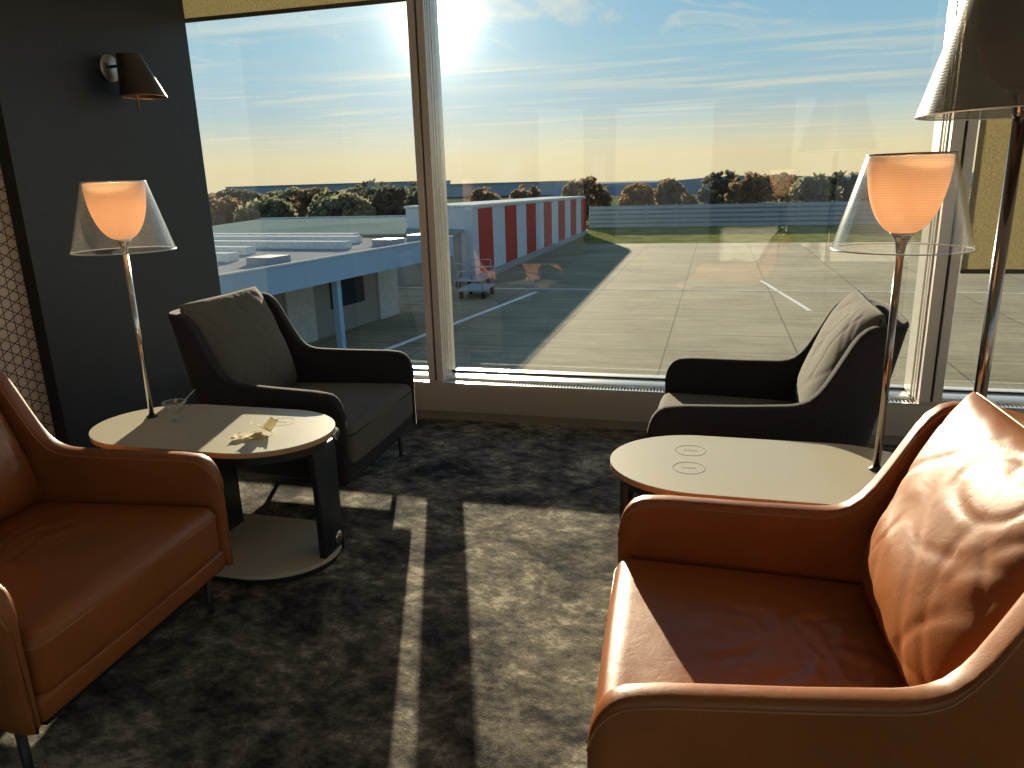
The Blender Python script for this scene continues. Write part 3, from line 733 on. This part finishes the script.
line('ground_marking', (-10.3, 18.2), (-8.0, 33.5), .22); line('ground_marking', (2.3, 38.0), (3.6, 29.5), .16); line('ground_marking', (-20, 34.6), (20, 34.6), .12)

bm = bmesh.new(); box(bm, (-60, 46, GZ-.2), (-16.5, 80, GZ+.02)); struct('ground_verge_left', bm, simple('dark_scrub', (0.07, 0.075, 0.045), 0.95, var=.3, scale=.5, spec=.05), smooth=False)
# boundary fence
fn = thing('boundary_fence', 'long grey slatted fence across the far side of the apron', 'fence', (0, 80, GZ))
bm = bmesh.new()
for k in range(5):
    z0 = .10+k*.46; box(bm, (-13, -.05, z0), (62, .03, z0+.31))
link('fence_boards', bm, FENCEM, fn, smooth=False)
bm = bmesh.new(); box(bm, (-13, .05, 0), (62, .09, 2.3)); link('backing', bm, simple('fence_backing', (.22, .26, .28), .8), fn, smooth=False)
for k in range(26):
    bm = bmesh.new(); box(bm, (-13+k*3-.06, -.08, 0), (-13+k*3+.06, .08, 2.42)); link('post', bm, FENCEM, fn, smooth=False)

# building with red and white stripes
XB = -12.1
sb = thing('striped_building', 'long low building with alternating red and white wall panels', 'building', (XB, 54, GZ))
Y0, Y1 = -17.0, 18
def roofz(y): return interp([(-16.5, 3.85), (18, 3.46)], y)
bm = bmesh.new(); vs = []
for (x, y) in ((0, Y0), (0, Y1), (-3.7, Y1), (-3.7, Y0)): vs.append((bm.verts.new((x, y, 0)), bm.verts.new((x, y, roofz(y)))))
bm.faces.new([a for a, b_ in vs]); bm.faces.new([b_ for a, b_ in vs][::-1])
for i in range(4): bm.faces.new((vs[i][0], vs[(i+1) % 4][0], vs[(i+1) % 4][1], vs[i][1]))
link('wall', bm, CLADW, sb, smooth=False)
y = 69.4-54
while y > Y0+.5:
    bm = bmesh.new(); a, b_ = y, min(Y1, y+2.55); vs = []
    za, zb_ = roofz(a)-.12, roofz(b_)-.12
    pts = [(0.002, a, .35), (0.002, b_, .35), (0.002, b_, zb_), (0.002, a, za)]
    f = [bm.verts.new(p) for p in pts]; g = [bm.verts.new((p[0]+.04, p[1], p[2])) for p in pts]
    bm.faces.new(f[::-1]); bm.faces.new(g)
    for k in range(4): bm.faces.new((f[k], f[(k+1) % 4], g[(k+1) % 4], g[k]))
    link('red_panel', bm, CLADR, sb, smooth=False); y -= 5.25
bm = bmesh.new()
for i in range(34):
    a, b_ = Y0+i, Y0+i+1; z = (roofz(a)+roofz(b_))/2; box(bm, (-3.8, a, z-.02), (.12, b_, z+.10))
link('roof_edge', bm, WARE_R, sb, smooth=False)
bm = bmesh.new(); box(bm, (0, Y0, 0), (.25, Y1, .32)); link('plinth', bm, simple('plinth_grey', (.3, .3, .3), .8), sb, smooth=False)

# flat roofed building at left with blue fascia
A = Vector((-11.34, 15.14, 0)); Bp = Vector((-9.92, 26.28, 0)); dA = (Bp-A).normalized(); ang_ = math.atan2(dA.y, dA.x)-PI/2
fb = thing('flat_roofed_building', 'low flat roofed building with blue fascia and rows of white roof ridges', 'building', (A.x, A.y, GZ), ang_)
ZR = 3.0
bm = bmesh.new(); box(bm, (-26, -9, ZR-.30), (-.05, 12.2, ZR)); link('roof', bm, ROOFM, fb, smooth=False)
bm = bmesh.new(); box(bm, (-.05, -9, ZR-.66), (.05, 12.2, ZR+.05)); link('fascia', bm, BLUEF, fb, smooth=False)
bm = bmesh.new(); box(bm, (-.02, -9, ZR+.05), (.08, 12.2, ZR+.09)); link('coping', bm, RIDGE, fb, smooth=False)
bm = bmesh.new(); box(bm, (-25, -8, 0), (-2.5, 12, ZR-.30)); link('wall', bm, SHADEW, fb, smooth=False)
bm = bmesh.new(); box(bm, (-.35, -9, ZR-.66), (-.05, 12.2, ZR-.52)); link('soffit', bm, ROOFG, fb, smooth=False)
for k, yk in enumerate((1.2, 3.2, 5.2, 7.4, 9.7, 11.2)):
    bm = bmesh.new(); x1 = -1.6-1.1*(k % 3)
    box(bm, (-24, yk, ZR), (x1, yk+.45, ZR+.24)); 
    link('roof_ridge', bm, RIDGE, fb, smooth=False)
for (xk, yk) in ((-1.0, 3.2), (-.9, 9.4), (-.8, 11.6)):
    bm = bmesh.new(); box(bm, (xk-.5, yk-.6, ZR), (xk+.3, yk+.3, ZR+.20)); link('roof_vent', bm, simple('roof_vent_grey', (.22, .27, .32), .6), fb, smooth=False)
for (y0, y1, mt, z0, z1) in ((1.0, 2.4, DOORG, 0, 2.2), (2.9, 4.4, DKWIN, .9, 2.1), (5.2, 6.6, DOORG, 0, 2.2), (7.6, 9.6, DKWIN, .9, 2.1), (10.6, 12.0, DOORG, 0, 2.2)):
    bm = bmesh.new(); box(bm, (-2.50, y0, z0), (-2.42, y1, z1)); link('door' if mt is DOORG else 'window', bm, mt, fb, smooth=False)
for yk in (-2, 4.8, 11.5):
    bm = bmesh.new(); box(bm, (-.35, yk, 0), (-.15, yk+.2, ZR-.5)); link('column', bm, BLUEF, fb, smooth=False)
# lower shed roof further back
lr = thing('low_roof_shed', 'long shed with low grey sloping roof beyond the white roof ridges', 'building', (-20, 40, GZ))
bm = bmesh.new(); vs = [bm.verts.new(p) for p in ((-9, -8.5, 0), (7.2, -4, 0), (7.2, 4, 0), (-9, 4, 0), (-9, -8.5, 2.72), (7.2, -4, 2.55), (7.2, 4, 3.0), (-9, 4, 3.0))]
for f in ((0, 3, 2, 1), (0, 1, 5, 4), (1, 2, 6, 5), (2, 3, 7, 6), (3, 0, 4, 7)): bm.faces.new([vs[i] for i in f])
link('wall', bm, SHADEW, lr, smooth=False)
bm = bmesh.new(); vs = [bm.verts.new(p) for p in ((-9.2, -8.8, 2.70), (7.4, -4.3, 2.55), (7.4, 4, 3.02), (-9.2, 4, 3.02), (-9.2, -8.8, 2.80), (7.4, -4.3, 2.65), (7.4, 4, 3.12), (-9.2, 4, 3.12))]
for f in ((0, 3, 2, 1), (4, 5, 6, 7), (0, 1, 5, 4), (1, 2, 6, 5), (2, 3, 7, 6), (3, 0, 4, 7)): bm.faces.new([vs[i] for i in f])
link('roof', bm, ROOFG, lr, smooth=False)
bm = bmesh.new(); tube(bm, [(-9.2, 4, 3.14), (7.4, 4, 3.14)], .07, 6); link('ridge_cap', bm, RIDGE, lr, smooth=False)

# baggage carts in the shade of the buildings
def cart(loc, rz, label):
    r = thing('baggage_cart', label, 'cart', loc, rz)
    bbox('deck', (-1.1, -.6, .38), (1.1, .6, .46), CARTM, r)
    for sx in (-1, 1):
        bm = bmesh.new()
        tube(bm, [(sx*1.05, -.55, .46), (sx*1.05, -.55, 1.25), (sx*1.05, .55, 1.25), (sx*1.05, .55, .46)], .03, 6); tube(bm, [(sx*1.05, -.55, .85), (sx*1.05, .55, .85)], .025, 6)
        link('rail', bm, CARTM, r)
        for sy in (-1, 1):
            bm = bmesh.new(); lathe(bm, [(0, -.06), (.18, -.06), (.20, -.03), (.20, .03), (.18, .06), (0, .06)], 20)
            o = link('wheel', bm, GASKET, r, loc=(sx*.75, sy*.52, .20)); o.rotation_euler = (PI/2, 0, 0)
    bm = bmesh.new(); tube(bm, [(1.1, 0, .42), (1.9, 0, .30)], .03, 6); link('drawbar', bm, BLACK, r)
    return r
c0 = cart((-11.6, 35.2, GZ), 1.5, 'grey baggage cart just right of the mullion, the farther one'); dup(c0, (-10.4, 32.0, GZ), 1.6, 'grey baggage cart just right of the mullion, the nearer one')

# trees
def tree(name, label, loc, w_, h_, leaf, seed, n=260, group=None, bare=0.0):
    r = thing(name, label, 'tree', loc, 0, group); rnd = random.Random(seed)
    bm = bmesh.new(); tube(bm, [(0, 0, 0), (.05, 0, h_*.35), (0, .05, h_*.6)], [.28, .2, .1], 7)
    for k in range(10):
        a = rnd.random()*2*PI; rr = w_*.5*(.4+.6*rnd.random()); z1 = h_*(.6+.38*rnd.random())
        tube(bm, [(0, 0, h_*.3), (math.cos(a)*rr*.5, math.sin(a)*rr*.5, h_*.3+(z1-h_*.3)*.6), (math.cos(a)*rr*.8, math.sin(a)*rr*.8, z1)], [.12, .06, .02], 5)
    link('trunk', bm, BARK, r)
    bm = bmesh.new()
    for k in range(n*9):
        # leaf sprays spread through an uneven crown
        while True:
            p = Vector((rnd.uniform(-1, 1), rnd.uniform(-1, 1), rnd.uniform(-1, 1)))
            d = p.length
            if d < 1 and noise.noise(p*2.1+Vector((seed, 0, 0)))*.9+.35 > d*.55-.12*(1-bare): break
        c = Vector((p.x*w_/2, p.y*w_/2, h_*.52+p.z*h_*.50)); s = .22+.20*rnd.random()
        q = Vector((rnd.uniform(-1, 1), rnd.uniform(-1, 1), rnd.uniform(-1, 1))).normalized(); a = q.orthogonal().normalized()*s; b_ = q.cross(a).normalized()*s*.6
        bm.faces.new([bm.verts.new(c+a), bm.verts.new(c+b_), bm.verts.new(c-a), bm.verts.new(c-b_)])
    link('crown', bm, leaf, r, smooth=False)
    return r
TG = 'trees beyond the boundary fence'; TL = 'trees beyond the flat roofs'
tree('tree', 'broad autumn tree just right of the striped building, with a thin pointed top', (-15.9, 95, GZ), 6.5, 5.4, LEAF_B, 1)
tree('tree', 'rounded orange autumn tree standing just behind the grey fence, apart from the others', (-9.2, 92, GZ), 4.6, 4.4, LEAF_O, 2)
tree('tree', 'rounded brown autumn tree touching the orange one on its right', (-6.1, 98, GZ), 5.2, 4.8, LEAF_B, 3)
tree('tree', 'pale little bush in the gap before the dark row of trees', (-3.0, 91, GZ), 1.8, 2.9, LEAF_O, 4, 90)
tree('tree', 'bare dark tree first at the left end of the dark row behind the fence', (0.6, 98, GZ), 6.0, 5.6, LEAF_D, 5, bare=1)
tree('tree', 'bare dark tree in the middle of the dark row behind the fence', (3.9, 91, GZ), 6.0, 5.3, LEAF_B, 6, bare=1)
tree('tree', 'dark bushy tree in the row, just left of the reflected lamp', (7.4, 98, GZ), 6.0, 5.2, LEAF_D, 7)
tree('tree', 'dark bushy tree in the row, just right of the reflected lamp', (10.4, 91, GZ), 6.0, 4.9, LEAF_G, 8)
tree('tree', 'dark bushy tree at the right end of the row beside the lamp shade', (14.6, 98, GZ), 6.2, 5.1, LEAF_D, 9)
xs = [(-73, 99, 7.5, 4.6, LEAF_G, 'olive tree at the left edge of the window, lowest of the belt'), (-63, 90, 8, 5.2, LEAF_D, 'dark tree next to the left edge of the window'),
      (-61, 100, 9, 5.1, LEAF_G, 'wide olive tree left in the belt beyond the flat roofs'), (-51, 90, 8, 5.0, LEAF_B, 'brownish tree in the belt, before the long blue building'),
      (-50, 99.5, 8, 4.8, LEAF_G, 'olive tree in the middle of the belt beyond the flat roofs'), (-42.6, 90, 7.5, 5.7, LEAF_D, 'dark tall tree in the belt, left of the striped building'),
      (-41.0, 101, 8, 5.4, LEAF_D, 'dark tree in the belt just above the striped building'), (-35.0, 89, 5, 4.9, LEAF_B, 'brown tree in the belt behind the mullion')]
for k, (x, y, w_, h_, lf, lb) in enumerate(xs): tree('tree', lb, (x, y, GZ), w_, h_, lf, 20+k, 300)
for k, (x, w_, h_) in enumerate(((-29.5, 5, 4.4), (-23.8, 4.5, 4.6))): tree('tree', ('brown tree top above the striped roof, nearer the mullion', 'brown tree top above the striped roof, farther from the mullion')[k], (x, 95.5, GZ), w_, h_, LEAF_B, 40+k)

for k, (x, y, w_, h_, lf, lb) in enumerate([(-50, 68, 6, 4.5, LEAF_B, 'brownish shrub tree in the front row of the belt, at the window edge'), (-43.2, 66, 6, 4.2, LEAF_G, 'olive shrub tree, second of the front row from the window edge'),
        (-39.5, 73, 6, 4.6, LEAF_G, 'broad olive shrub tree in the middle of the front row'), (-34.6, 66, 6, 4.4, LEAF_G, 'olive shrub tree of the front row, right of the broad one'),
        (-32.6, 73, 6, 4.9, LEAF_D, 'dark shrub tree at the right end of the front row'), (-27.0, 68, 5, 4.4, LEAF_D, 'dark shrub tree hard against the end of the striped building')]):
    tree('tree', lb, (x, y, GZ), w_, h_, lf, 60+k, 300)
# distant buildings and hills
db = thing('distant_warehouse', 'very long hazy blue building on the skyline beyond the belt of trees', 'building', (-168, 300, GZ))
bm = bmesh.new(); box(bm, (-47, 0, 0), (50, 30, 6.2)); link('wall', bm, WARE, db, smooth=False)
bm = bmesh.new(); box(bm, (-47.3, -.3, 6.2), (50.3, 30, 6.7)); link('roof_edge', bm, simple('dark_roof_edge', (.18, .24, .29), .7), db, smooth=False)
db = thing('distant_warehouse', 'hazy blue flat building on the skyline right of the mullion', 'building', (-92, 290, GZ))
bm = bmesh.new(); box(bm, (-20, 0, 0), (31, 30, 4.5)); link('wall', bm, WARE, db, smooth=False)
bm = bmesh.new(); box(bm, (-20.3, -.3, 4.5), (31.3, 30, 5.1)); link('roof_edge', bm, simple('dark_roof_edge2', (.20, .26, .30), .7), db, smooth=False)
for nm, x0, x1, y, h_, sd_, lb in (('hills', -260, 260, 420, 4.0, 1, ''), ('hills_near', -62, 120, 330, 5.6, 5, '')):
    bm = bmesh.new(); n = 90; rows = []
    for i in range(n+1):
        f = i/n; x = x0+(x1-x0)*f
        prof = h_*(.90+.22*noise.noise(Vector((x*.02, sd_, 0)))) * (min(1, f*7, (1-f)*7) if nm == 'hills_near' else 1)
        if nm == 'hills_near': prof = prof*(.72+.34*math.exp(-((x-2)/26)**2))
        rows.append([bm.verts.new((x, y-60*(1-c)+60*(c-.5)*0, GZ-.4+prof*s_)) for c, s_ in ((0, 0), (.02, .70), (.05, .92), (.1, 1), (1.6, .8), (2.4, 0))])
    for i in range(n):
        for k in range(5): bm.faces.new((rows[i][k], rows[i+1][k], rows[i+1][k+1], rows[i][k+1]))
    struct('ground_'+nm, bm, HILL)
